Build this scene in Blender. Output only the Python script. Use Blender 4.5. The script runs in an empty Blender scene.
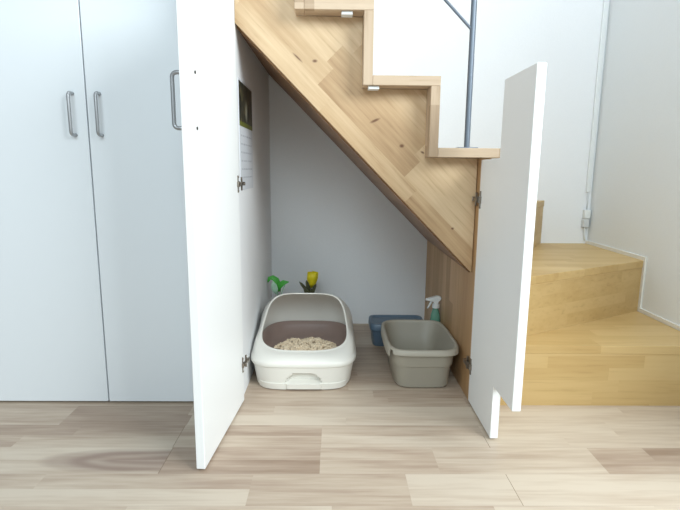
import bpy, bmesh, math, random
from mathutils import Vector, Matrix
random.seed(7)
SC = bpy.context.scene
COL = SC.collection
PI = math.pi

# ------------------------------------------------------------------ materials
def lin(c):
    return tuple(((v/255)/12.92 if v/255 <= .04045 else ((v/255+.055)/1.055)**2.4) for v in c)

class NT:
    def __init__(s, name):
        s.m = bpy.data.materials.new(name); s.m.use_nodes = True
        s.t = s.m.node_tree; s.N = s.t.nodes; s.L = s.t.links
        s.N.clear()
        s.out = s.N.new('ShaderNodeOutputMaterial')
        s.b = s.N.new('ShaderNodeBsdfPrincipled')
        s.L.new(s.b.outputs[0], s.out.inputs[0])
    def n(s, typ, **k):
        x = s.N.new(typ)
        for a, v in k.items(): setattr(x, a, v)
        return x
    def put(s, sock, v):
        if hasattr(v, 'is_linked') or isinstance(v, bpy.types.NodeSocket): s.L.new(v, sock)
        else: sock.default_value = v
    def math(s, op, a, b=None, c=None):
        x = s.n('ShaderNodeMath', operation=op)
        s.put(x.inputs[0], a)
        if b is not None: s.put(x.inputs[1], b)
        if c is not None: s.put(x.inputs[2], c)
        return x.outputs[0]
    def mix(s, f, a, b, mode='MIX'):
        x = s.n('ShaderNodeMix', data_type='RGBA', blend_type=mode)
        s.put(x.inputs[0], f); s.put(x.inputs[6], a); s.put(x.inputs[7], b)
        return x.outputs[2]
    def noise(s, vec, scale, detail=3, rough=.5):
        x = s.n('ShaderNodeTexNoise'); s.L.new(vec, x.inputs['Vector'])
        x.inputs['Scale'].default_value = scale; x.inputs['Detail'].default_value = detail
        x.inputs['Roughness'].default_value = rough
        return x.outputs['Fac']
    def comb(s, a, b, c):
        x = s.n('ShaderNodeCombineXYZ')
        for i, v in enumerate((a, b, c)): s.put(x.inputs[i], v)
        return x.outputs[0]
    def sep(s, v):
        x = s.n('ShaderNodeSeparateXYZ'); s.L.new(v, x.inputs[0]); return x.outputs
    def obj(s): return s.n('ShaderNodeTexCoord').outputs['Object']
    def ramp(s, f, stops):
        x = s.n('ShaderNodeValToRGB'); s.L.new(f, x.inputs[0])
        e = x.color_ramp.elements
        while len(e) < len(stops): e.new(.5)
        for i, (p, c) in enumerate(stops):
            e[i].position = p; e[i].color = (*lin(c), 1)
        return x.outputs[0]
    def bump(s, h, strength=.1, dist=.001):
        x = s.n('ShaderNodeBump'); x.inputs['Strength'].default_value = strength
        x.inputs['Distance'].default_value = dist
        s.L.new(h, x.inputs['Height']); s.L.new(x.outputs[0], s.b.inputs['Normal'])

def plain(name, c, rough=.5, metal=0, spec=.5, speck=0., scale=60., bump=0., trans=0., alpha=1.):
    t = NT(name); o = t.obj()
    n = t.noise(o, scale, 3)
    a = t.math('MULTIPLY_ADD', n, speck, 1-speck/2)
    col = t.mix(1.0, (*lin(c), 1), t.comb(a, a, a), 'MULTIPLY')
    t.L.new(col, t.b.inputs['Base Color'])
    t.b.inputs['Roughness'].default_value = rough
    t.b.inputs['Metallic'].default_value = metal
    t.b.inputs['Specular IOR Level'].default_value = spec
    t.b.inputs['Transmission Weight'].default_value = trans
    t.b.inputs['Alpha'].default_value = alpha
    if bump: t.bump(t.noise(o, scale*4, 2), bump, .001)
    return t.m

def wood(name, stops, along='X', across='Y', wid=.04, length=.35, rot=(0, 0, 0), grain=.16, rough=.45,
         tint=1., knots=(), streak=(120, 85, 50), seed=0., jitter=1.):
    """finger-jointed laminated board; strips run along one object axis after rot"""
    t = NT(name)
    o = t.obj()
    mp = t.n('ShaderNodeMapping', vector_type='POINT'); t.L.new(o, mp.inputs[0])
    mp.inputs['Rotation'].default_value = rot
    mp.inputs['Location'].default_value = (seed*.37, seed*.53, seed*.71)
    S = t.sep(mp.outputs[0]); ax = {'X': 0, 'Y': 1, 'Z': 2}
    third = [a for a in 'XYZ' if a not in (along, across)][0]
    u, v, w = S[ax[along]], S[ax[across]], S[ax[third]]
    row = t.math('FLOOR', t.math('DIVIDE', v, wid))
    wn = t.n('ShaderNodeTexWhiteNoise', noise_dimensions='1D')
    t.L.new(t.math('ADD', row, 17.3+seed), wn.inputs['W'])
    uu = t.math('MULTIPLY_ADD', wn.outputs[0], 5.0, t.math('DIVIDE', u, length))
    colm = t.math('FLOOR', uu)
    wn2 = t.n('ShaderNodeTexWhiteNoise', noise_dimensions='2D')
    t.L.new(t.comb(row, colm, 0.), wn2.inputs['Vector'])
    tone = wn2.outputs['Value']
    off = t.math('MULTIPLY', tone, 40.)
    gv = t.comb(t.math('ADD', t.math('MULTIPLY', u, 5.), off), t.math('MULTIPLY', v, 75.), t.math('MULTIPLY', w, 75.))
    g1 = t.noise(gv, 1., 4, .6)
    gv2 = t.comb(t.math('ADD', t.math('MULTIPLY', u, 2.2), off), t.math('MULTIPLY', v, 20.), t.math('MULTIPLY', w, 20.))
    g2 = t.noise(gv2, 1., 2, .5)
    f = t.math('ADD', t.math('MULTIPLY', tone, .5*jitter), t.math('MULTIPLY', g2, .5))
    f = t.math('ADD', f, t.math('MULTIPLY', t.math('SUBTRACT', g1, .5), .5))
    base = t.ramp(f, stops)
    st = t.math('SMOOTH_MIN', t.math('MULTIPLY', t.math('MAXIMUM', t.math('SUBTRACT', g1, .58), 0.), 6.), 1., .1)
    col = t.mix(t.math('MULTIPLY', st, grain*2), base, (*lin(streak), 1))
    for (kx, ky, kz, rx, rz, ang) in knots:
        So = t.sep(o)
        dx = t.math('SUBTRACT', So[0], kx); dz = t.math('SUBTRACT', So[2], kz)
        ca, sa = math.cos(ang), math.sin(ang)
        a = t.math('DIVIDE', t.math('ADD', t.math('MULTIPLY', dx, ca), t.math('MULTIPLY', dz, sa)), rx)
        b = t.math('DIVIDE', t.math('SUBTRACT', t.math('MULTIPLY', dz, ca), t.math('MULTIPLY', dx, sa)), rz)
        d = t.math('SQRT', t.math('ADD', t.math('MULTIPLY', a, a), t.math('MULTIPLY', b, b)))
        k = t.math('MINIMUM', t.math('MAXIMUM', t.math('SUBTRACT', 1.3, d), 0.), .85)
        col = t.mix(k, col, (*lin((95, 58, 38)), 1))
    t.L.new(col, t.b.inputs['Base Color'])
    t.b.inputs['Roughness'].default_value = rough
    t.b.inputs['Specular IOR Level'].default_value = .35
    t.bump(g1, .08, .0006)
    return t.m

D45 = math.radians(45.2)
STR = [(0.08, (222, 201, 168)), (.35, (209, 183, 147)), (.6, (189, 159, 122)), (.9, (160, 127, 92))]
YEL = [(0, (208, 180, 128)), (.4, (200, 170, 117)), (.7, (190, 158, 104)), (1, (174, 141, 88))]
PAL = [(0.1, (204, 183, 158)), (.4, (192, 169, 143)), (.65, (174, 150, 124)), (.95, (150, 126, 101))]
PNL = [(0, (206, 172, 132)), (.4, (192, 156, 116)), (.7, (176, 140, 100)), (1, (156, 120, 84))]

M = {}
M['stringer'] = wood('stringer_wood', STR, 'X', 'Z', .072, .42, (0, -D45, 0), .14, seed=1,
    knots=[(.136, 0, .979, .017, .0045, .42), (.228, 0, .897, .008, .006, 0), (-.1215, 0, 1.176, .020, .003, -.75),
           (-.065, 0, 1.166, .008, .005, 0), (.299, 0, .876, .007, .0035, -.5), (.413, 0, .618, .005, .004, 0)])
M['tread'] = wood('tread_wood', PAL, 'X', 'Y', .045, .30, grain=.15, seed=2)
M['riser'] = wood('riser_wood', PAL, 'Z', 'Y', .045, .30, grain=.15, seed=3)
M['winder'] = wood('winder_wood', YEL, 'X', 'Y', .06, .34, grain=.08, seed=4, jitter=.8)
M['winder_riser'] = wood('winder_riser_wood', YEL, 'X', 'Z', .045, .34, grain=.08, seed=5, jitter=.8)
M['panel'] = wood('support_panel_wood', PNL, 'Z', 'Y', .07, .9, grain=.14, seed=6)
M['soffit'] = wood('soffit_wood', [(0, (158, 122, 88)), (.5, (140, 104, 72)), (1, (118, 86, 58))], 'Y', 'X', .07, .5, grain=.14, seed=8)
M['cab'] = plain('cabinet_white_laminate', (232, 238, 242), .42, spec=.35, speck=.012, scale=25)
M['door'] = plain('door_white_laminate', (240, 242, 242), .42, spec=.35, speck=.012, scale=25)
M['dark'] = plain('dark_gap', (40, 38, 38), .8)
M['metal'] = plain('brushed_steel', (172, 174, 176), .42, .75, speck=.08, scale=120)
M['hinge'] = plain('hinge_nickel', (150, 142, 132), .32, 1.0, speck=.1, scale=120)
M['screw'] = plain('dark_screw', (70, 66, 62), .5, .6)
M['post'] = plain('grey_painted_steel', (112, 122, 134), .4, .35, speck=.03, scale=60)
M['shell'] = plain('litter_box_white_plastic', (232, 230, 222), .33, spec=.45, speck=.01, scale=30)
M['tray'] = plain('taupe_plastic_tray', (142, 122, 114), .35, speck=.02, scale=30)
M['pellet'] = plain('wood_pellets', (232, 214, 186), .8, speck=.7, scale=90)
M['tub'] = plain('grey_beige_plastic', (162, 156, 142), .42, speck=.03, scale=60)
M['tub_rim'] = plain('grey_beige_plastic_rim', (172, 166, 152), .42, speck=.03, scale=60)
M['blue'] = plain('slate_blue_plastic', (94, 116, 136), .4, speck=.03, scale=50)
M['white_plastic'] = plain('white_plastic', (228, 232, 232), .35, speck=.01)
M['grey_plastic'] = plain('pale_grey_plastic', (208, 211, 212), .35, speck=.01)
M['green_bottle'] = plain('green_clear_bottle', (130, 190, 168), .2, trans=.45, speck=.02)
M['leaf'] = plain('bright_green_leaf', (70, 170, 60), .45, speck=.25, scale=80)
M['leaf_pale'] = plain('pale_green_leaf', (170, 205, 180), .45, speck=.12, scale=80)
M['leaf_dark'] = plain('dark_olive_leaf', (70, 72, 46), .5, speck=.5, scale=120)
M['petal'] = plain('yellow_petal', (232, 214, 30), .5, speck=.12, scale=90)
M['vase'] = plain('frosted_cup', (205, 210, 205), .4)
M['paper'] = plain('calendar_paper', (226, 228, 232), .6, speck=.01)
M['print'] = plain('faint_grey_print', (168, 172, 180), .6)

def wallmat(name, c, bump=.35):
    t = NT(name); o = t.obj()
    n = t.noise(o, 160, 3, .6); n2 = t.noise(o, 3, 2)
    a = t.math('MULTIPLY_ADD', n, .05, .975)
    col = t.mix(1., (*lin(c), 1), t.comb(a, a, a), 'MULTIPLY')
    t.L.new(col, t.b.inputs['Base Color']); t.b.inputs['Roughness'].default_value = .85
    t.b.inputs['Specular IOR Level'].default_value = .2
    t.bump(n, bump, .0012)
    return t.m
M['wall'] = wallmat('white_textured_wallpaper', (236, 238, 240))
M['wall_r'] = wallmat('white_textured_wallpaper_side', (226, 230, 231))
M['trim'] = plain('white_trim_paint', (226, 224, 216), .5)

def photo_print():
    t = NT('calendar_photo_print'); o = t.obj(); S = t.sep(o)
    n = t.noise(o, 24, 4, .6)
    base = t.ramp(n, [(.35, (24, 26, 22)), (.5, (52, 52, 42)), (.62, (92, 84, 60)), (.75, (60, 70, 40))])
    # a pale upright figure on dark ground and a yellow green strip along the bottom
    dy = t.math('DIVIDE', t.math('SUBTRACT', S[1], .235), .022)
    dz = t.math('DIVIDE', t.math('SUBTRACT', S[2], 1.02), .035)
    d = t.math('SQRT', t.math('ADD', t.math('MULTIPLY', dy, dy), t.math('MULTIPLY', dz, dz)))
    k = t.math('MINIMUM', t.math('MAXIMUM', t.math('SUBTRACT', 1.2, d), 0.), .8)
    c = t.mix(k, base, (*lin((176, 176, 156)), 1))
    g = t.math('LESS_THAN', S[2], .978)
    c = t.mix(t.math('MULTIPLY', g, .75), c, (*lin((120, 128, 44)), 1))
    t.L.new(c, t.b.inputs['Base Color']); t.b.inputs['Roughness'].default_value = .4
    return t.m
M['photo'] = photo_print()
def calendar_sheet():
    t = NT('calendar_paper_with_rows'); o = t.obj(); S = t.sep(o)
    row = t.math('FRACT', t.math('DIVIDE', S[2], .029))
    line = t.math('LESS_THAN', row, .2)
    n = t.noise(t.comb(0., t.math('MULTIPLY', S[1], 130.), t.math('FLOOR', t.math('DIVIDE', S[2], .029))), 1., 1)
    k = t.math('MULTIPLY', line, t.math('GREATER_THAN', n, .5))
    k = t.math('MULTIPLY', k, t.math('MULTIPLY', t.math('LESS_THAN', S[2], .935), t.math('GREATER_THAN', S[2], .775)))
    k = t.math('MULTIPLY', k, t.math('MULTIPLY', t.math('LESS_THAN', S[1], .34), t.math('GREATER_THAN', S[1], .12)))
    c = t.mix(t.math('MULTIPLY', k, .7), (*lin((214, 218, 224)), 1), (*lin((140, 146, 158)), 1))
    t.L.new(c, t.b.inputs['Base Color']); t.b.inputs['Roughness'].default_value = .6
    return t.m
M['paper'] = calendar_sheet()

def floor_mat():
    t = NT('oak_floor_boards')
    at = t.n('ShaderNodeAttribute', attribute_name='tone'); S0 = t.sep(at.outputs['Vector'])
    tone, rnd, seam = S0[0], S0[1], S0[2]
    o = t.obj(); S = t.sep(o)
    off = t.math('MULTIPLY', rnd, 60.)
    g1 = t.noise(t.comb(t.math('ADD', t.math('MULTIPLY', S[0], 5.), off), t.math('MULTIPLY', S[1], 90.), off), 1., 4, .6)
    g2 = t.noise(t.comb(t.math('ADD', t.math('MULTIPLY', S[0], 2.4), off), t.math('MULTIPLY', S[1], 22.), off), 1., 3, .55)
    f = t.math('ADD', tone, t.math('MULTIPLY', t.math('SUBTRACT', g2, .5), 1.3))
    f = t.math('ADD', f, t.math('MULTIPLY', t.math('SUBTRACT', g1, .5), .75))
    col = t.ramp(f, [(0, (201, 187, 169)), (.3, (189, 172, 153)), (.6, (172, 152, 134)), (1., (148, 126, 108))])
    # oval flame figure of one board
    dx = t.math('DIVIDE', t.math('ADD', S[0], .60), .24)
    dy = t.math('DIVIDE', t.math('ADD', S[1], .348), .058)
    dy2 = t.math('ADD', dy, t.math('MULTIPLY', t.math('SUBTRACT', g2, .5), .5))
    dx2 = t.math('MULTIPLY', t.math('MAXIMUM', t.math('MULTIPLY', dx, -1.), 0.), 1.)
    d = t.math('SQRT', t.math('ADD', t.math('MULTIPLY', dx2, dx2), t.math('MULTIPLY', dy2, dy2)))
    rings = t.math('MULTIPLY_ADD', t.math('SINE', t.math('MULTIPLY', t.math('ADD', d, t.math('MULTIPLY', dx, -.25)), 13.)), .16, .72)
    mask = t.math('MINIMUM', t.math('MAXIMUM', t.math('MULTIPLY', t.math('SUBTRACT', 1.0, d), 3.), 0.), 1.)
    mask = t.math('MULTIPLY', mask, t.math('LESS_THAN', S[0], -.4705))
    mask = t.math('MULTIPLY', mask, t.math('GREATER_THAN', S[0], -.86))
    mask = t.math('MULTIPLY', mask, rings)
    col = t.mix(mask, col, (*lin((140, 118, 106)), 1))
    col = t.mix(seam, col, (*lin((120, 98, 78)), 1))
    t.L.new(col, t.b.inputs['Base Color'])
    t.b.inputs['Roughness'].default_value = .42
    t.b.inputs['Specular IOR Level'].default_value = .4
    t.bump(g1, .06, .0005)
    return t.m
M['floor'] = floor_mat()

# ------------------------------------------------------------------ helpers
def link(name, me, parent=None, mat=None):
    o = bpy.data.objects.new(name, me); COL.objects.link(o)
    if mat is not None and me is not None: me.materials.append(M[mat] if isinstance(mat, str) else mat)
    if parent is not None: o.parent = parent
    return o
def finish(bm, name, mat, parent=None, smooth=False, loc=None):
    bmesh.ops.recalc_face_normals(bm, faces=bm.faces)
    if smooth:
        for f in bm.faces: f.smooth = True
        if smooth is not True:
            for e in bm.edges:
                if len(e.link_faces) == 2 and e.calc_face_angle(0) > smooth: e.smooth = False
    me = bpy.data.meshes.new(name); bm.to_mesh(me); bm.free()
    return link(name, me, parent, mat)
def tag(o, label=None, cat=None, group=None, kind=None):
    if label: o['label'] = label
    if cat: o['category'] = cat
    if group: o['group'] = group
    if kind: o['kind'] = kind
    return o
def empty(name, label, cat, group=None):
    o = bpy.data.objects.new(name, None); COL.objects.link(o); o.empty_display_size = .05
    return tag(o, label, cat, group)
def box(bm, x0, x1, y0, y1, z0, z1, bev=0, seg=2):
    r = bmesh.ops.create_cube(bm, size=1)
    vs = r['verts']
    for v in vs:
        v.co = Vector((x0 if v.co.x < 0 else x1, y0 if v.co.y < 0 else y1, z0 if v.co.z < 0 else z1))
    if bev:
        es = list({e for v in vs for e in v.link_edges})
        bmesh.ops.bevel(bm, geom=es, offset=bev, segments=seg, affect='EDGES', profile=.5)
def prism(bm, pts, axis, a, b, bev=0):
    """polygon in the plane normal to axis, extruded from a to b"""
    def mk(p, t):
        return {'X': (t, p[0], p[1]), 'Y': (p[0], t, p[1]), 'Z': (p[0], p[1], t)}[axis]
    A = [bm.verts.new(mk(p, a)) for p in pts]; B = [bm.verts.new(mk(p, b)) for p in pts]
    n = len(pts); fs = [bm.faces.new(A), bm.faces.new(B[::-1])]
    for i in range(n): fs.append(bm.faces.new((A[i], B[i], B[(i+1) % n], A[(i+1) % n])))
    if bev:
        es = list({e for f in fs for e in f.edges})
        bmesh.ops.bevel(bm, geom=es, offset=bev, segments=1, affect='EDGES')
def tube(bm, pts, r, seg=12, cap=True):
    pts = [Vector(p) for p in pts]; rings = []
    up = Vector((0, 0, 1))
    prev = None
    for i, p in enumerate(pts):
        d = (pts[min(i+1, len(pts)-1)] - pts[max(i-1, 0)]).normalized()
        if prev is None:
            a = d.cross(up)
            if a.length < .1: a = d.cross(Vector((1, 0, 0)))
            a.normalize()
        else:
            a = prev - d*prev.dot(d); a.normalize()
        prev = a; b = d.cross(a)
        rr = r[i] if isinstance(r, (list, tuple)) else r
        rings.append([bm.verts.new(p + (a*math.cos(2*PI*k/seg) + b*math.sin(2*PI*k/seg))*rr) for k in range(seg)])
    for i in range(len(rings)-1):
        for k in range(seg):
            bm.faces.new((rings[i][k], rings[i][(k+1) % seg], rings[i+1][(k+1) % seg], rings[i+1][k]))
    if cap: bm.faces.new(rings[0][::-1]); bm.faces.new(rings[-1])
def loft(bm, rings, cap0=False, cap1=False):
    R = [[bm.verts.new(p) for p in r] for r in rings]; n = len(R[0])
    for i in range(len(R)-1):
        for k in range(n):
            bm.faces.new((R[i][k], R[i][(k+1) % n], R[i+1][(k+1) % n], R[i+1][k]))
    if cap0: bm.faces.new(R[0][::-1])
    if cap1: bm.faces.new(R[-1])
def lathe(bm, prof, cx, cy, seg=24, sx=1, sy=1):
    loft(bm, [[(cx+sx*r*math.cos(2*PI*k/seg), cy+sy*r*math.sin(2*PI*k/seg), z) for k in range(seg)] for r, z in prof], True, True)
def arcs(pts, r, n=5):
    """round the corners of a polyline"""
    P = [Vector(p) for p in pts]; out = [P[0]]
    for i in range(1, len(P)-1):
        a = (P[i-1]-P[i]).normalized()*r; b = (P[i+1]-P[i]).normalized()*r
        for k in range(n+1):
            t = k/n; out.append((P[i]+a)*(1-t)**2 + P[i]*2*t*(1-t) + (P[i]+b)*t*t)
    out.append(P[-1]); return out
def sq(t, n):
    c, s = math.cos(t), math.sin(t)
    return (math.copysign(abs(c)**(2/n), c), math.copysign(abs(s)**(2/n), s))

# ------------------------------------------------------------------ measures
RISE = .2223; YB = .9229; XL = -.3240; XR = .4895; XW = 1.3281
RX = [.560, .337, .1205, -.096, -.3125, -.529, -.7455]     # front face of riser under tread 4, 5, 6, 7 ...
def H(n): return RISE*n

# ------------------------------------------------------------------ floor
def build_floor():
    bm = bmesh.new(); tl = bm.loops.layers.float_color.new('tone')
    y1 = -.02; w = .065
    spec = {   # strip index counted from y=-.02 towards the viewer: list of (x end, tone)
        0: [(-.88, .40), (-.485, .72), (-.2, .30), (.55, .10), (1.0, .18), (9, .2)],
        1: [(-.88, .32), (-.47, .70), (.045, .06), (.5, .12), (.9, .16), (9, .1)],
        2: [(-.803, .74), (-.473, .62), (-.033, .46), (.474, .36), (.9, .16), (9, .22)],
        3: [(-.95, .50), (-.473, .22), (-.033, .40), (.474, .22), (.72, .14), (9, .20)],
        4: [(-.471, .06), (-.034, .66), (.297, .36), (.763, .22), (.93, .66), (9, .75)],
        5: [(-.471, .10), (-.034, .74), (.297, .42), (.763, .26), (9, .58)],
        6: [(-.77, .42), (-.213, .40), (.2, .42), (.476, .10), (9, .06)],
        7: [(-.9, .1), (-.213, .12), (.2, .42), (.476, .16), (9, .10)],
        8: [(-.5, .3), (.0, .1), (.4, .3), (.8, .15), (9, .1)]}
    inner = {-1: [(-.33, .5), (.2, .45), (.476, .40), (9, .4)], -2: [(.15, .40), (.476, .5), (9, .4)],
             -3: [(.06, .5), (9, .4)], -4: [(.0, .4), (.3, .55), (9, .4)], -5: [(.1, .66), (9, .5)], -6: [(.2, .45), (9, .5)],
             -7: [(.05, .5), (.35, .4), (9, .5)]}
    spec.update(inner)
    seams = {2: [-.473], 3: [-.473, .474], 4: [-.471], 5: [-.471], 6: [.476], 7: [.476]}
    def quad(x0, x1, ya, yb, tone, rnd, seam):
        vs = [bm.verts.new(p) for p in ((x0, ya, 0), (x1, ya, 0), (x1, yb, 0), (x0, yb, 0))]
        f = bm.faces.new(vs)
        for l in f.loops: l[tl] = (tone, rnd, seam, 1)
    X0, X1 = -2.6, XW+.02
    for i in range(-15, 44):
        ya = y1 - w*(i+1); yb = y1 - w*i
        sm = seams.get(i, [])
        if i % 2 == 0: yb_ = yb-.0006
        else: yb_ = yb
        if i in spec: segs = [(x, t) for x, t in spec[i]]
        else:
            segs = []; x = X0 + random.uniform(.1, .5)
            while x < X1:
                segs.append((x, random.uniform(.05, .7))); x += random.uniform(.3, .6)
            segs.append((9, random.uniform(.1, .6)))
        x = X0
        for xe, tone in segs:
            xe = min(xe, X1)
            if xe <= x: continue
            d = .0016 if any(abs(xe-s) < .004 for s in sm) else 0
            quad(x, xe-d, ya, yb_, tone, random.random(), 0)
            if d: quad(xe-d, xe, ya, yb_, tone, .5, .9)
            x = xe
        if i % 2 == 0: quad(X0, X1, yb_, yb, .5, .5, .28)
    me = bpy.data.meshes.new('floor'); bm.to_mesh(me); bm.free()
    tag(link('floor', me, None, 'floor'), 'pale oak laminate floor boards', 'floor', kind='structure')
build_floor()

# ------------------------------------------------------------------ walls
bm = bmesh.new(); box(bm, -2.6, XW+.12, YB, YB+.1, -.001, 2.75)
tag(finish(bm, 'wall_back', 'wall'), 'white textured wall behind the stairs', 'wall', kind='structure')
bm = bmesh.new(); box(bm, XW, XW+.12, -.75, YB, -.001, 2.75)
tag(finish(bm, 'wall_right', 'wall_r'), 'white textured side wall at right', 'wall', kind='structure')
# white stepped trim where the stairs meet the right wall
n2y = .436
prof = [(YB, 2*RISE), (n2y-.006, 2*RISE), (n2y-.006, RISE+.0), (.0, RISE), (-.012, RISE), (-.012, .0), (-.75, 0)]
hgt = .016
outer = [(YB, 2*RISE+hgt), (n2y-.006-hgt, 2*RISE+hgt), (n2y-.006-hgt, RISE+hgt), (-.012-hgt, RISE+hgt), (-.012-hgt, hgt), (-.75, hgt)]
bm = bmesh.new(); prism(bm, [(YB, 2*RISE), (n2y-.006, 2*RISE), (n2y-.006, RISE), (-.012, RISE), (-.012, .0), (-.75, 0)] + outer[::-1], 'X', XW-.007, XW)
tag(finish(bm, 'trim_1', 'trim'), 'thin white stepped trim along the right wall', 'trim', kind='structure')

# ------------------------------------------------------------------ cupboards
def handle(parent, p_top, p_bot, out, mat='metal', r=.0052):
    bm = bmesh.new(); o = Vector(out)
    a, b = Vector(p_top), Vector(p_bot)
    tube(bm, arcs([a, a+o, b+o, b], .013, 6), r, 14)
    return finish(bm, 'handle', mat, parent, smooth=True)

cab = empty('storage_cabinet', 'tall white double-door cabinet on the left with two bow handles', 'cabinet')
XG = -.7858
bm = bmesh.new()
box(bm, -1.262, XL-.021, .024, YB-.002, .012, 1.75); box(bm, -1.255, XL-.03, .05, YB-.002, .0, .012)
finish(bm, 'body', 'cab', cab)
for x0, x1 in ((-1.260, XG-.0022), (XG+.0022, XL-.024)):
    bm = bmesh.new(); box(bm, x0, x1, 0, .02, .007, 1.75, .0012, 1)
    d = finish(bm, 'door', 'cab', cab)
    hx = x1-.038 if x1 < XG+.01 and x0 < XG-.1 else x0+.042
    handle(d, (hx, .001, 1.046), (hx, .001, .918), (0, -.031, 0))
bm = bmesh.new(); box(bm, XG-.004, XG+.004, .0195, .0245, .01, 1.74); finish(bm, 'gap_shadow_strip', 'dark', cab)

cup = empty('under_stair_cupboard', 'white cupboard under the stairs with both doors wide open', 'cupboard')
bm = bmesh.new(); box(bm, XL-.02, XL, .022, YB-.003, .0, 1.75)
finish(bm, 'side_panel', 'wall', cup)

def hinge(parent, px, dirx, y0, z):
    """concealed hinge: plate on the open door, arm bridging to the panel"""
    bm = bmesh.new()
    s = dirx   # +1: interior lies to +x of the door face
    box(bm, px, px+s*.0025, y0-.021, y0-.013, z-.028, z+.028, .0008, 1)
    box(bm, px, px+s*.007, y0-.026, y0-.008, z-.009, z+.009, .002, 1)
    box(bm, px+s*.001, px+s*.0105, y0-.012, y0+.042, z-.006, z+.006, .0015, 1)
    box(bm, px+s*.0, px+s*.0035+s*.0015, y0+.018, y0+.026, z-.022, z+.022, .0008, 1)
    tube(bm, [(px+s*.0105, y0+.03, z), (px+s*.0122, y0+.03, z)], .0035, 10)
    tube(bm, [(px, y0-.018, z+.023), (px+s*.0045, y0-.018, z+.023)], .003, 10)
    tube(bm, [(px, y0-.018, z-.023), (px+s*.0045, y0-.018, z-.023)], .003, 10)
    return finish(bm, 'hinge', 'hinge', parent)

# left door: modelled along -y with its inner face at local x=0, hinge at the origin, then turned a little past square
ang = math.radians(-4.6)
ld = None
bm = bmesh.new()
# y (distance from hinge) / z outline; the top follows the steps
prism(bm, [(-.003, .007), (-.420, .007), (-.420, 1.292), (-.203, 1.292), (-.203, 1.514), (-.003, 1.514)], 'X', -.024, 0, .0012)
ld = finish(bm, 'door', 'door', cup); ld.location = (-.3130, .018, 0); ld.rotation_euler = (0, 0, ang)
ld['label'] = 'left door leaf, full height, opened past square'
handle(ld, (-.023, -.378, 1.050), (-.023, -.378, .916), (-.035, 0, 0))
for z in (1.050, .916):
    bm = bmesh.new(); lathe(bm, [(.0001, 0), (.0042, 0), (.0042, .0018), (.002, .0024), (.0001, .0024)], 0, 0, 12)
    bmesh.ops.rotate(bm, verts=bm.verts, matrix=Matrix.Rotation(PI/2, 3, 'Y'))
    bmesh.ops.translate(bm, verts=bm.verts, vec=(0, -.378, z)); finish(bm, 'screw', 'screw', ld)
for z in (.767, .143): hinge(ld, 0, 1, 0, z)
# right door: stepped top, cat-sized notch in the lower outer corner
bm = bmesh.new()
prism(bm, [(-.003, .007), (-.261, .007), (-.261, .179), (-.422, .179), (-.422, 1.074), (-.190, 1.074), (-.190, .852), (-.003, .852)], 'X', 0, .024, .0012)
rd = finish(bm, 'door', 'door', cup); rd.location = (XR-.004, .021, 0); rd.rotation_euler = (0, 0, math.radians(-.3))
rd['label'] = 'right door leaf with stepped top and notched lower corner'
for z in (.722, .139): hinge(rd, 0, -1, 0, z)

# ------------------------------------------------------------------ staircase
st = empty('staircase', 'light wooden staircase with winding lower steps and open sawtooth upper steps', 'staircase')
YS = .07    # stringer front face
# sawtooth stringer
top = [(XR-.0020, H(4)-.031), (RX[1]-.030, H(4)-.031)]
for k in range(5, 8):
    top += [(RX[k-4]-.0305, H(k)-.031), (RX[k-3]-.0305 if k < 7 else XL+.0008, H(k)-.031)]
low = lambda x: .459 - (x-.4845)*1.0065
poly = top + [(XL+.0008, low(XL)+.008), (XR-.0020, low(XR-.0020)+.006)]
bm = bmesh.new(); prism(bm, poly, 'Y', YS, YS+.03, .0008)
finish(bm, 'stringer', 'stringer', st)
# sloping soffit boards behind the stringer
bm = bmesh.new()
xa, xb = XR-.0005, XL+.0008
prism(bm, [(xa, low(xa)+.001), (xb, low(xb)+.001), (xb, low(xb)+.026), (xa, low(xa)+.026)], 'Y', YS+.0305, YB-.001)
finish(bm, 'soffit', 'soffit', st)
# straight treads and risers, numbered upward
for k in range(4, 8):
    x1 = RX[k-4]; x0 = RX[k-3] if k < 7 else XL+.0008
    bm = bmesh.new(); box(bm, x0+.0004, x1, 0, YB-.001, H(k)-.030, H(k), .0012, 1)
    finish(bm, 'tread', 'tread', st)
    if k >= 5:
        bm = bmesh.new(); box(bm, x1-.030, x1, 0, YB-.001, H(k-1)-.030, H(k)-.0304, .0012, 1)
        finish(bm, 'riser', 'riser', st)
# support panel under the flight (also the side of the cupboard)
bm = bmesh.new(); box(bm, XR, XR+.030, .021, YB-.001, 0, H(4)-.0305, .0006, 1)
finish(bm, 'support_panel', 'panel', st)
# white catches below the treads
for (x0, x1, z) in ((.020, .055, H(6)-.0305), (.108, .143, H(5)-.0305)):
    bm = bmesh.new(); box(bm, x0, x1, .012, .045, z-.010, z, .001, 1)
    finish(bm, 'door_catch', 'white_plastic', st)
# winders
px0 = XR+.031
def nose(x, m, x_ref, y_ref): return y_ref + (x-x_ref)*m
y2a, y2b = nose(px0, .5505, 1.305, .416), nose(XW-.001, .5505, 1.305, .416)
n2 = math.tan(math.radians(28.8))
# step 1
bm = bmesh.new(); prism(bm, [(px0, -.010), (XW-.008, -.010), (XW-.008, y2b+.05), (px0, y2a+.05)], 'Z', RISE-.030, RISE, .0012)
finish(bm, 'tread', 'winder', st)
bm = bmesh.new(); box(bm, px0, XW-.008, -.008, .016, 0, RISE-.0304); finish(bm, 'riser', 'winder_riser', st)
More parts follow.
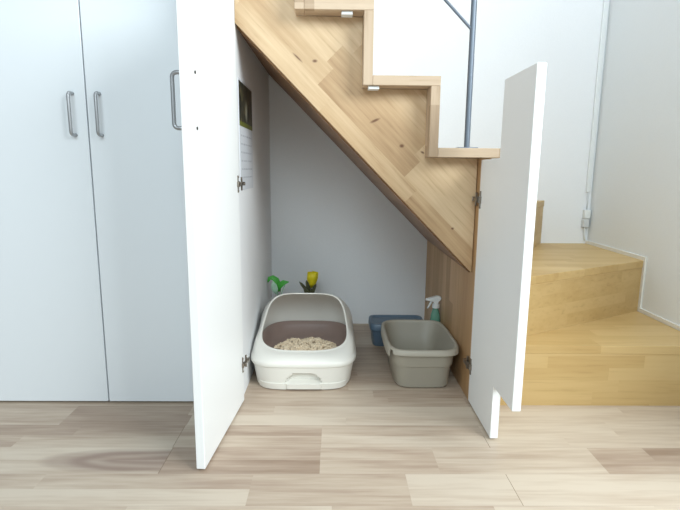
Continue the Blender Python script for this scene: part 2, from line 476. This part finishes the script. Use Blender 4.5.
# step 2 (28.8 degrees)
e3 = (1.088, YB-.001); m3 = (e3[1]-.03)/(e3[0]-px0)
bm = bmesh.new(); prism(bm, [(px0, y2a), (XW-.001, y2b), (XW-.001, YB-.001), (px0, YB-.001)], 'Z', 2*RISE-.030, 2*RISE, .0012)
finish(bm, 'tread', 'winder', st)
bm = bmesh.new(); prism(bm, [(px0, y2a+.003), (XW-.001, y2b+.003), (XW-.001, y2b+.034), (px0, y2a+.034)], 'Z', RISE+.0004, 2*RISE-.0304)
finish(bm, 'riser', 'winder_riser', st)
# step 3
bm = bmesh.new(); prism(bm, [(px0, .03), e3, (px0, YB-.001)], 'Z', 3*RISE-.030, 3*RISE, .0012)
finish(bm, 'tread', 'winder', st)
bm = bmesh.new(); prism(bm, [(px0, .035), (px0+.02, .035+.006), (e3[0]-.003, YB-.001), (e3[0]-.03, YB-.001), (px0, .075)], 'Z', 2*RISE+.0004, 3*RISE-.0304)
finish(bm, 'riser', 'winder_riser', st)

# ------------------------------------------------------------------ railing
rl = empty('stair_railing', 'grey metal stair post with a slanting rail, standing on the fourth tread', 'railing')
bm = bmesh.new(); tube(bm, [(.4405, .042, H(4)+.003), (.4405, .042, 1.86)], .0095, 16); finish(bm, 'post', 'post', rl, smooth=.8)
bm = bmesh.new(); box(bm, .408, .473, .020, .064, H(4), H(4)+.0035, .001, 1); finish(bm, 'foot_plate', 'post', rl)
bm = bmesh.new(); tube(bm, [(.4405, .042, 1.258), (-.12, .042, 1.258+.5605*.985)], .0046, 12); finish(bm, 'slanting_rail', 'post', rl, smooth=.8)
bm = bmesh.new(); tube(bm, [(.4405, .042, 1.86), (-.12, .042, 1.86+.5605*.985)], .013, 14); finish(bm, 'handrail', 'post', rl, smooth=.8)
bm = bmesh.new(); tube(bm, [(.012-.13, .042, H(6)+.001+.222), (.012-.13, .042, 1.86+.5605*.985)], .0078, 14); finish(bm, 'post', 'post', rl, smooth=.8)

# ------------------------------------------------------------------ cable duct in the corner
cd = empty('cable_duct', 'white vertical cable duct with a plug joint in the wall corner', 'cable duct')
bm = bmesh.new(); box(bm, 1.296, 1.318, YB-.013, YB-.0005, .712, 2.7, .003, 2); finish(bm, 'duct', 'white_plastic', cd)
bm = bmesh.new(); tube(bm, [(1.3065, YB-.008, .712), (1.309, YB-.009, .66), (1.3065, YB-.012, .622)], .0035, 8); finish(bm, 'cable', 'grey_plastic', cd, smooth=True)
bm = bmesh.new(); box(bm, 1.290, 1.320, YB-.030, YB-.0005, .578, .622, .003, 2); finish(bm, 'socket', 'white_plastic', cd)
bm = bmesh.new(); box(bm, 1.288, 1.319, YB-.028, YB-.001, .530, .5775, .005, 2); finish(bm, 'plug', 'grey_plastic', cd)
bm = bmesh.new(); tube(bm, [(1.3035, YB-.014, .530), (1.307, YB-.010, .49), (1.312, YB-.006, 2*RISE+.017)], .0042, 8); finish(bm, 'cable', 'white_plastic', cd, smooth=True)

# ------------------------------------------------------------------ calendar on the left inner wall
cal = empty('wall_calendar', 'wall calendar with a dark green picture hung inside the cupboard', 'calendar')
bm = bmesh.new(); box(bm, XL, XL+.002, .100, .365, .742, 1.118); finish(bm, 'sheet', 'paper', cal)
bm = bmesh.new(); box(bm, XL+.0021, XL+.003, .1005, .3645, .962, 1.110); finish(bm, 'picture', 'photo', cal)

# ------------------------------------------------------------------ litter box
LX = -.1140
lb = empty('litter_box', 'white open-top cat litter box with raised back hood, beside the left panel', 'litter box')
NSEG = 128
def rr_ring(hw, hd, cy, z, n=4.2, cx=LX):
    out = []
    for k in range(NSEG):
        c, s = sq(2*PI*k/NSEG, n); out.append(Vector((cx+hw*c, cy+hd*s, z)))
    return out
CYB = .356
# base shell with the arched finger recess in its front
NB = 320
rings = []
prof = [(.000, .160, .225), (.0005, .181, .242), (.008, .186, .2465)]
zs = [.008+.090*i/30 for i in range(31)]
def base_half(z): f = z/.094; return .186+.015*f, .2465+.0135*f
def ringb(hw, hd, z, dis=False):
    o = []
    for k in range(NB):
        c, s = sq(2*PI*k/NB + PI/2, 4.6)
        x = LX+hw*c; y = CYB+hd*s
        if dis and s < 0:
            ax = (x-(-.107))/.064
            if abs(ax) < 1.0 and z > .030:
                archtop = 0.030+.041*math.sqrt(max(0, 1-ax*ax))
                dd = min(1, max(0, (archtop-z)/.006)) * min(1, (z-.030)/.0035)
                y += .027*dd
        o.append(Vector((x, y, z)))
    return o
rings.append(ringb(.15, .21, 0)); rings.append(ringb(.180, .241, .0004)); rings.append(ringb(.1845, .2453, .003))
for z in zs:
    hw, hd = base_half(z); rings.append(ringb(hw, hd, z, True))
hw, hd = base_half(.098)
rings.append(ringb(hw-.006, hd-.006, .0985)); rings.append(ringb(hw-.012, hd-.012, .084)); rings.append(ringb(hw-.030, hd-.040, .071)); rings.append(ringb(hw-.052, hd-.064, .050)); rings.append(ringb(hw-.054, hd-.066, .02))
bm = bmesh.new(); loft(bm, rings, True, True); finish(bm, 'base', 'shell', lb, smooth=.9)
# drawer front: band that follows the base curve, stepped down in the middle
bm = bmesh.new(); A = []; 
xs = [LX-.165+.33*i/66 for i in range(67)]
def fronty(x, z):
    hw, hd = base_half(z); q = min(.999, abs(x-LX)/hw)
    return CYB - hd*(1-q**4.6)**(1/4.6)
rows = []
for x in xs:
    mid = abs(x+.107) < .066
    zt = .0285; zb = .0035 if not mid else .0075
    e = .003 if not mid else .009
    rows.append([bm.verts.new((x, fronty(x, zt)+.002, zt)), bm.verts.new((x, fronty(x, zt)-e, zt-.001)),
                 bm.verts.new((x, fronty(x, zb)-e, zb)), bm.verts.new((x, fronty(x, zb)+.002, zb-.0005))])
for a, b in zip(rows[:-1], rows[1:]):
    for j in range(3): bm.faces.new((a[j], a[j+1], b[j+1], b[j]))
bm.faces.new(rows[0][::-1]); bm.faces.new(rows[-1])
finish(bm, 'drawer_front', 'shell', lb, smooth=.6)
# hood
RF = (.156, .133); RB = (.444, .288)
def rim_pt(t, inset=0., dz=0.):
    s0 = math.sin(t); n = 2.6 if s0 < 0 else 4.6
    c, s = sq(t, n)
    W = .1760*(1-.05*s-(.05 if s > 0 else 0)*s)
    f = (s+1)/2
    hy = (RB[0]-RF[0])/2 - inset
    x = LX + (W-inset)*c
    y = (RB[0]+RF[0])/2 + hy*s
    z = RF[1] + (RB[1]-RF[1])*f**1.55
    return Vector((x, y, z+dz))
def ring_f(fn): return [fn(2*PI*k/NSEG) for k in range(NSEG)]
def flange(hw, hd, z, t, n=4.6):
    c, s = sq(t, n); return Vector((LX+hw*c, CYB+hd*s, z))
def hood_pt(t, u, inset=0.):
    lo = flange(.203-inset, .257-inset, .115, t, 4.2); hi = rim_pt(t, inset*.6)
    p = lo.lerp(hi, u)
    b = 4*u*(1-u)
    out = Vector((math.cos(t), math.sin(t), 0))
    back = max(0, math.sin(t))
    p += out*b*(.006+.030*back) + Vector((0, 0, b*(.004+.016*back)))
    return p
bm = bmesh.new(); R = []
R.append(ring_f(lambda t: flange(.197, .251, .092, t)))
R.append(ring_f(lambda t: flange(.2065, .2605, .092, t)))
R.append(ring_f(lambda t: flange(.2085, .2625, .095, t)))
R.append(ring_f(lambda t: flange(.2075, .2615, .106, t)))
R.append(ring_f(lambda t: flange(.2045, .2585, .112, t)))
for i in range(0, 13): R.append(ring_f(lambda t, u=i/13: hood_pt(t, u)))
R.append(ring_f(lambda t: rim_pt(t, .0, .0))); R.append(ring_f(lambda t: rim_pt(t, .0025, .003)))
R.append(ring_f(lambda t: rim_pt(t, .006, .003))); R.append(ring_f(lambda t: rim_pt(t, .008, -.001)))
for i in range(12, -1, -1): R.append(ring_f(lambda t, u=i/13: hood_pt(t, u*.97, .009)))
R.append(ring_f(lambda t: flange(.193, .247, .104, t)))
R.append(R[0])
bm = bmesh.new(); loft(bm, R); bmesh.ops.remove_doubles(bm, verts=bm.verts, dist=1e-5)
finish(bm, 'hood', 'shell', lb, smooth=1.1)
# brown inner tray
bm = bmesh.new()
TR = [(.192, .246, .097), (.192, .246, .116), (.189, .243, .118), (.186, .240, .116), (.178, .230, .100), (.166, .214, .072), (.150, .195, .058), (.10, .14, .0565)]
loft(bm, [rr_ring(a, b, CYB, z, 3.6) for a, b, z in TR], False, True)
bmesh.ops.translate(bm, verts=bm.verts, vec=(0, .0, 0))
finish(bm, 'tray', 'tray', lb, smooth=.9)
# pellets
bm = bmesh.new()
rnd = random.Random(3)
def heap(x, y):
    a = (x+.108)/.135; b = (y-.315)/.125; d = a*a+b*b
    return .060 + .037*max(0, 1-d)**.22 + .006*math.sin(x*60)*math.sin(y*50)
gx = [-.27+.32*i/40 for i in range(41)]; gy = [.17+.30*i/36 for i in range(37)]
def mass(x, y):
    a = (x+.108)/.135; b = (y-.315)/.125
    return a*a+b*b < 1.12
V = {}
for i, x in enumerate(gx):
    for j, y in enumerate(gy):
        if mass(x, y): V[i, j] = bm.verts.new((x, y, max(.0585, heap(x, y)-.009)))
for i in range(40):
    for j in range(36):
        q = [(i, j), (i+1, j), (i+1, j+1), (i, j+1)]
        if all(k in V for k in q): bm.faces.new([V[k] for k in q])
cnt = 0
while cnt < 1000:
    x = rnd.uniform(-.262, .045); y = rnd.uniform(.185, .452)
    a = (x+.108)/.14; b = (y-.315)/.13; d = a*a+b*b
    if d > 1.0+rnd.random()*.15: continue
    z = heap(x, y)+rnd.uniform(-.003, .006)
    th = rnd.uniform(0, PI); el = rnd.uniform(-.5, .5); l = rnd.uniform(.004, .0085)
    v = Vector((math.cos(th)*math.cos(el), math.sin(th)*math.cos(el), math.sin(el)))*l
    c = Vector((x, y, max(z, .0625)))
    tube(bm, [c-v, c+v], .0038, 6); cnt += 1
o = finish(bm, 'cat_litter', 'pellet', None)
tag(o, 'beige wood pellet litter heaped in the brown tray', 'cat litter', kind='stuff')

# ------------------------------------------------------------------ grey tub
tb = empty('plastic_tub', 'empty grey-beige rectangular plastic tub in front, beside the wooden panel', 'tub')
TX = .3450
def tr(hw, hd, cy, z, n=5.0): 
    return [Vector((TX+hw*sq(2*PI*k/NSEG, n)[0], cy+1.035*hd*sq(2*PI*k/NSEG, n)[1], z*1.05)) for k in range(NSEG)]
cyt = .2935
bm = bmesh.new()
loft(bm, [tr(.085, .13, cyt, .0), tr(.102, .158, cyt, .0008), tr(.107, .1635, cyt, .006), tr(.1135, .1685, cyt, .070), tr(.1145, .170, cyt, .083),
          tr(.1195, .174, cyt, .086), tr(.1262, .1775, cyt, .144), tr(.124, .175, cyt, .146), tr(.121, .172, cyt, .140), tr(.110, .167, cyt, .091),
          tr(.1075, .165, cyt, .088), tr(.099, .157, cyt, .010), tr(.090, .148, cyt, .0045), tr(.05, .10, cyt, .004)], True, True)
finish(bm, 'body', 'tub', tb, smooth=.7)
def skirt(t):
    # deeper on the left long side (carrying grip), notch at the front left corner
    a = (math.degrees(t) % 360)
    s = .017
    if 135 < a < 214: s = .032
    if 215 <= a <= 226: s = .003
    return s
def tro(hw, hd, zf): return [Vector((TX+hw*sq(t, 5.0)[0], cyt+1.035*hd*sq(t, 5.0)[1], 1.05*zf(t))) for t in [2*PI*k/NSEG for k in range(NSEG)]]
bm = bmesh.new()
RR = [tro(.1250, .1765, lambda t: .142), tro(.1250, .1765, lambda t: .149), tro(.1280, .1795, lambda t: .1525), tro(.1340, .1855, lambda t: .1525),
      tro(.1385, .1895, lambda t: .149), tro(.1405, .1915, lambda t: .150-skirt(t)), tro(.1385, .1890, lambda t: .150-skirt(t)), tro(.1350, .1865, lambda t: .1465), tro(.1280, .1795, lambda t: .1455)]
RR.append(RR[0])
loft(bm, RR); bmesh.ops.remove_doubles(bm, verts=bm.verts, dist=1e-5)
finish(bm, 'rim', 'tub_rim', tb, smooth=.9)

# ------------------------------------------------------------------ blue box
bb = empty('storage_box', 'low slate-blue plastic box with lid behind the grey tub', 'box')
def br(hw, hd, z, n=7.): return [Vector((.303+hw*sq(2*PI*k/96, n)[0], .640+(hd-.064)*sq(2*PI*k/96, n)[1], z)) for k in range(96)]
bm = bmesh.new(); loft(bm, [br(.10, .11, 0), br(.112, .127, .001), br(.116, .131, .006), br(.121, .136, .084), br(.118, .133, .086)], True, True)
finish(bm, 'body', 'blue', bb, smooth=.8)
bm = bmesh.new(); loft(bm, [br(.124, .139, .0865), br(.130, .146, .080), br(.131, .147, .083), br(.1295, .1455, .108), br(.126, .142, .112), br(.116, .132, .1115), br(.112, .128, .1065), br(.03, .08, .107)], True, True)
finish(bm, 'lid', 'blue', bb, smooth=.8)

# ------------------------------------------------------------------ spray bottle
sp = empty('spray_bottle', 'green trigger spray bottle with a white head behind the grey tub', 'spray bottle')
sx, sy = .4640, .528
bm = bmesh.new(); lathe(bm, [(.019, 0), (.0225, .003), (.0235, .02), (.0235, .12), (.0225, .150), (.0195, .175), (.0145, .192), (.0125, .198), (.0125, .203)], sx, sy, 28)
finish(bm, 'bottle', 'green_bottle', sp, smooth=.9)
bm = bmesh.new(); lathe(bm, [(.0155, .2035), (.0160, .204), (.0160, .219), (.0130, .222)], sx, sy, 24); finish(bm, 'collar', 'white_plastic', sp, smooth=.7)
bm = bmesh.new()
prism(bm, [(sx-.038, .247), (sx-.020, .252), (sx+.004, .259), (sx+.018, .257), (sx+.024, .250), (sx+.020, .240), (sx+.009, .234), (sx+.009, .2205), (sx-.009, .2205), (sx-.009, .234), (sx-.038, .236)], 'Y', sy-.009, sy+.009, .002)
tube(bm, [(sx-.046, sy, .2415), (sx-.037, sy, .2415)], .0065, 14)
finish(bm, 'spray_head', 'white_plastic', sp, smooth=.6)
bm = bmesh.new(); tube(bm, [(sx-.018, sy, .238), (sx-.024, sy, .225), (sx-.031, sy, .210), (sx-.037, sy, .200)], [.005, .0045, .004, .0035], 10)
finish(bm, 'trigger', 'white_plastic', sp, smooth=True)

# ------------------------------------------------------------------ green sprig and yellow flower behind the litter box
def leaf(bm, pts, widths, nrm, thick=.0009, curl=.25):
    pts = [Vector(p) for p in pts]; nrm = Vector(nrm); T = []; B = []
    for i, p in enumerate(pts):
        d = (pts[min(i+1, len(pts)-1)]-pts[max(i-1, 0)]).normalized()
        s = d.cross(nrm).normalized(); n = s.cross(d).normalized(); w = widths[i]
        row = [p+s*w*q+n*(curl*w*q*q) for q in (-1, -.5, 0, .5, 1)]
        T.append([bm.verts.new(v+n*thick) for v in row]); B.append([bm.verts.new(v-n*thick) for v in row])
    m = len(pts)
    for i in range(m-1):
        for j in range(4):
            bm.faces.new((T[i][j], T[i+1][j], T[i+1][j+1], T[i][j+1])); bm.faces.new((B[i][j], B[i][j+1], B[i+1][j+1], B[i+1][j]))
        bm.faces.new((T[i][0], B[i][0], B[i+1][0], T[i+1][0])); bm.faces.new((T[i][4], T[i+1][4], B[i+1][4], B[i][4]))
    bm.faces.new([*T[0], *B[0][::-1]]); bm.faces.new([*T[-1][::-1], *B[-1]])
def cup_at(par, x, y):
    bm = bmesh.new(); lathe(bm, [(.020, 0), (.023, .002), (.027, .075), (.025, .075), (.021, .006), (.001, .005)], x, y, 24)
    finish(bm, 'cup', 'vase', par, smooth=.8)
gx0, gy0 = -.266, .715
gp = empty('leafy_sprig', 'small bright green leafy sprig peeking above the litter box, left corner', 'plant')
cup_at(gp, gx0, gy0)
bm = bmesh.new(); tube(bm, [(gx0, gy0, .006), (gx0+.002, gy0, .12), (gx0-.006, gy0, .240)], .0028, 8); tube(bm, [(gx0+.002, gy0, .16), (gx0+.016, gy0-.004, .225), (gx0+.036, gy0-.008, .272)], .0026, 8)
finish(bm, 'stem', 'leaf_pale', gp, smooth=True)
bm = bmesh.new(); leaf(bm, [(gx0+.004, gy0-.004, .228), (gx0+.002, gy0-.008, .262), (gx0-.010, gy0-.012, .288), (gx0-.026, gy0-.014, .300), (gx0-.042, gy0-.014, .296), (gx0-.050, gy0-.014, .276)], [.006, .013, .014, .012, .009, .002], (.2, -1, .35)); finish(bm, 'leaf', 'leaf', gp, smooth=True)
bm = bmesh.new(); leaf(bm, [(gx0-.008, gy0-.018, .218), (gx0-.014, gy0-.021, .242), (gx0-.020, gy0-.023, .264), (gx0-.024, gy0-.023, .284)], [.003, .015, .014, .003], (.1, -1, .2)); finish(bm, 'leaf', 'leaf_pale', gp, smooth=True)
bm = bmesh.new(); leaf(bm, [(gx0-.002, gy0-.012, .236), (gx0+.010, gy0-.012, .264), (gx0+.028, gy0-.014, .276), (gx0+.052, gy0-.014, .279)], [.004, .015, .012, .002], (0, -1, .3)); finish(bm, 'leaf', 'leaf', gp, smooth=True)
fx0, fy0 = -.112, .720
fp = empty('yellow_flower', 'yellow flower with dark leaves peeking above the middle of the litter box', 'flower')
cup_at(fp, fx0, fy0)
bm = bmesh.new(); tube(bm, [(fx0, fy0, .006), (fx0, fy0, .14), (fx0+.004, fy0, .255)], .003, 8); tube(bm, [(fx0, fy0, .16), (fx0-.018, fy0, .220), (fx0-.038, fy0, .262)], .0024, 8); finish(bm, 'stem', 'leaf_dark', fp, smooth=True)
for k in range(5):
    a = 2*PI*k/5 - PI/2; ca, sa = math.cos(a), math.sin(a); cx = fx0+.004
    bm = bmesh.new(); leaf(bm, [(cx+ca*.002, fy0+sa*.002, .246), (cx+.002+ca*.016, fy0+sa*.016, .266), (cx+.006+ca*.022, fy0+sa*.022, .294), (cx+.009+ca*.025, fy0+sa*.025, .322)], [.006, .018, .021, .018], (ca, sa, .1), curl=-.3)
    finish(bm, 'petal', 'petal', fp, smooth=True)
for (dx, z0, dx2, z2, w) in ((0, .212, -.052, .282, .009), (0, .20, -.030, .252, .012), (-.002, .22, -.018, .290, .010), (.002, .20, .030, .272, .010)):
    bm = bmesh.new(); leaf(bm, [(fx0+dx, fy0-.022, z0), (fx0+dx+(dx2-dx)*.4, fy0-.026, z0+(z2-z0)*.5), (fx0+dx+(dx2-dx)*.8, fy0-.028, z0+(z2-z0)*.85), (fx0+dx2, fy0-.028, z2)], [.003, w, w*.7, .001], (0, -1, .2))
    finish(bm, 'leaf', 'leaf_dark', fp, smooth=True)

# ------------------------------------------------------------------ light
w = bpy.data.worlds.new('sky'); SC.world = w; w.use_nodes = True
bg = w.node_tree.nodes['Background']; bg.inputs[0].default_value = (.84, .93, 1.0, 1); bg.inputs[1].default_value = .34
def area(name, loc, target, sx_, sy_, power, col):
    l = bpy.data.lights.new(name, 'AREA'); l.shape = 'RECTANGLE'; l.size = sx_; l.size_y = sy_; l.energy = power; l.color = col
    o = bpy.data.objects.new(name, l); COL.objects.link(o); o.location = loc
    o.rotation_euler = (Vector(target)-Vector(loc)).to_track_quat('-Z', 'Y').to_euler(); return o
area('window_daylight', (2.3, -2.1, 2.15), (0, 0, .7), 1.9, 1.5, 132, (.91, .98, 1.0))
area('window_daylight', (-.3, -3.6, 2.6), (0, 0, .9), 2.2, 1.4, 74, (.82, .95, 1.0))

area('stairwell_daylight', (.55, -.25, 3.0), (.5, .9, 1.0), 1.4, .9, 22, (.88, .96, 1.0))

# ------------------------------------------------------------------ camera
cam = bpy.data.cameras.new('camera'); co = bpy.data.objects.new('camera', cam); COL.objects.link(co)
cam.sensor_fit = 'HORIZONTAL'; cam.sensor_width = 36; cam.lens = 496.93*36/680; cam.clip_start = .02; cam.clip_end = 60
fwd = Vector((.0131809, .98511082, -.17141449)); r = Vector((.99989107, -.01184685, .00880322)); u = Vector((-.00664143, .17151185, .98515967))
mw = Matrix((( r.x, u.x, -fwd.x, 0), (r.y, u.y, -fwd.y, -1.6419), (r.z, u.z, -fwd.z, .82), (0, 0, 0, 1)))
co.matrix_world = mw
SC.camera = co
SC.view_settings.view_transform = 'Standard'; SC.view_settings.look = 'None'; SC.view_settings.gamma = 1
SC.view_settings.use_curve_mapping = False; SC.view_settings.exposure = 0.0
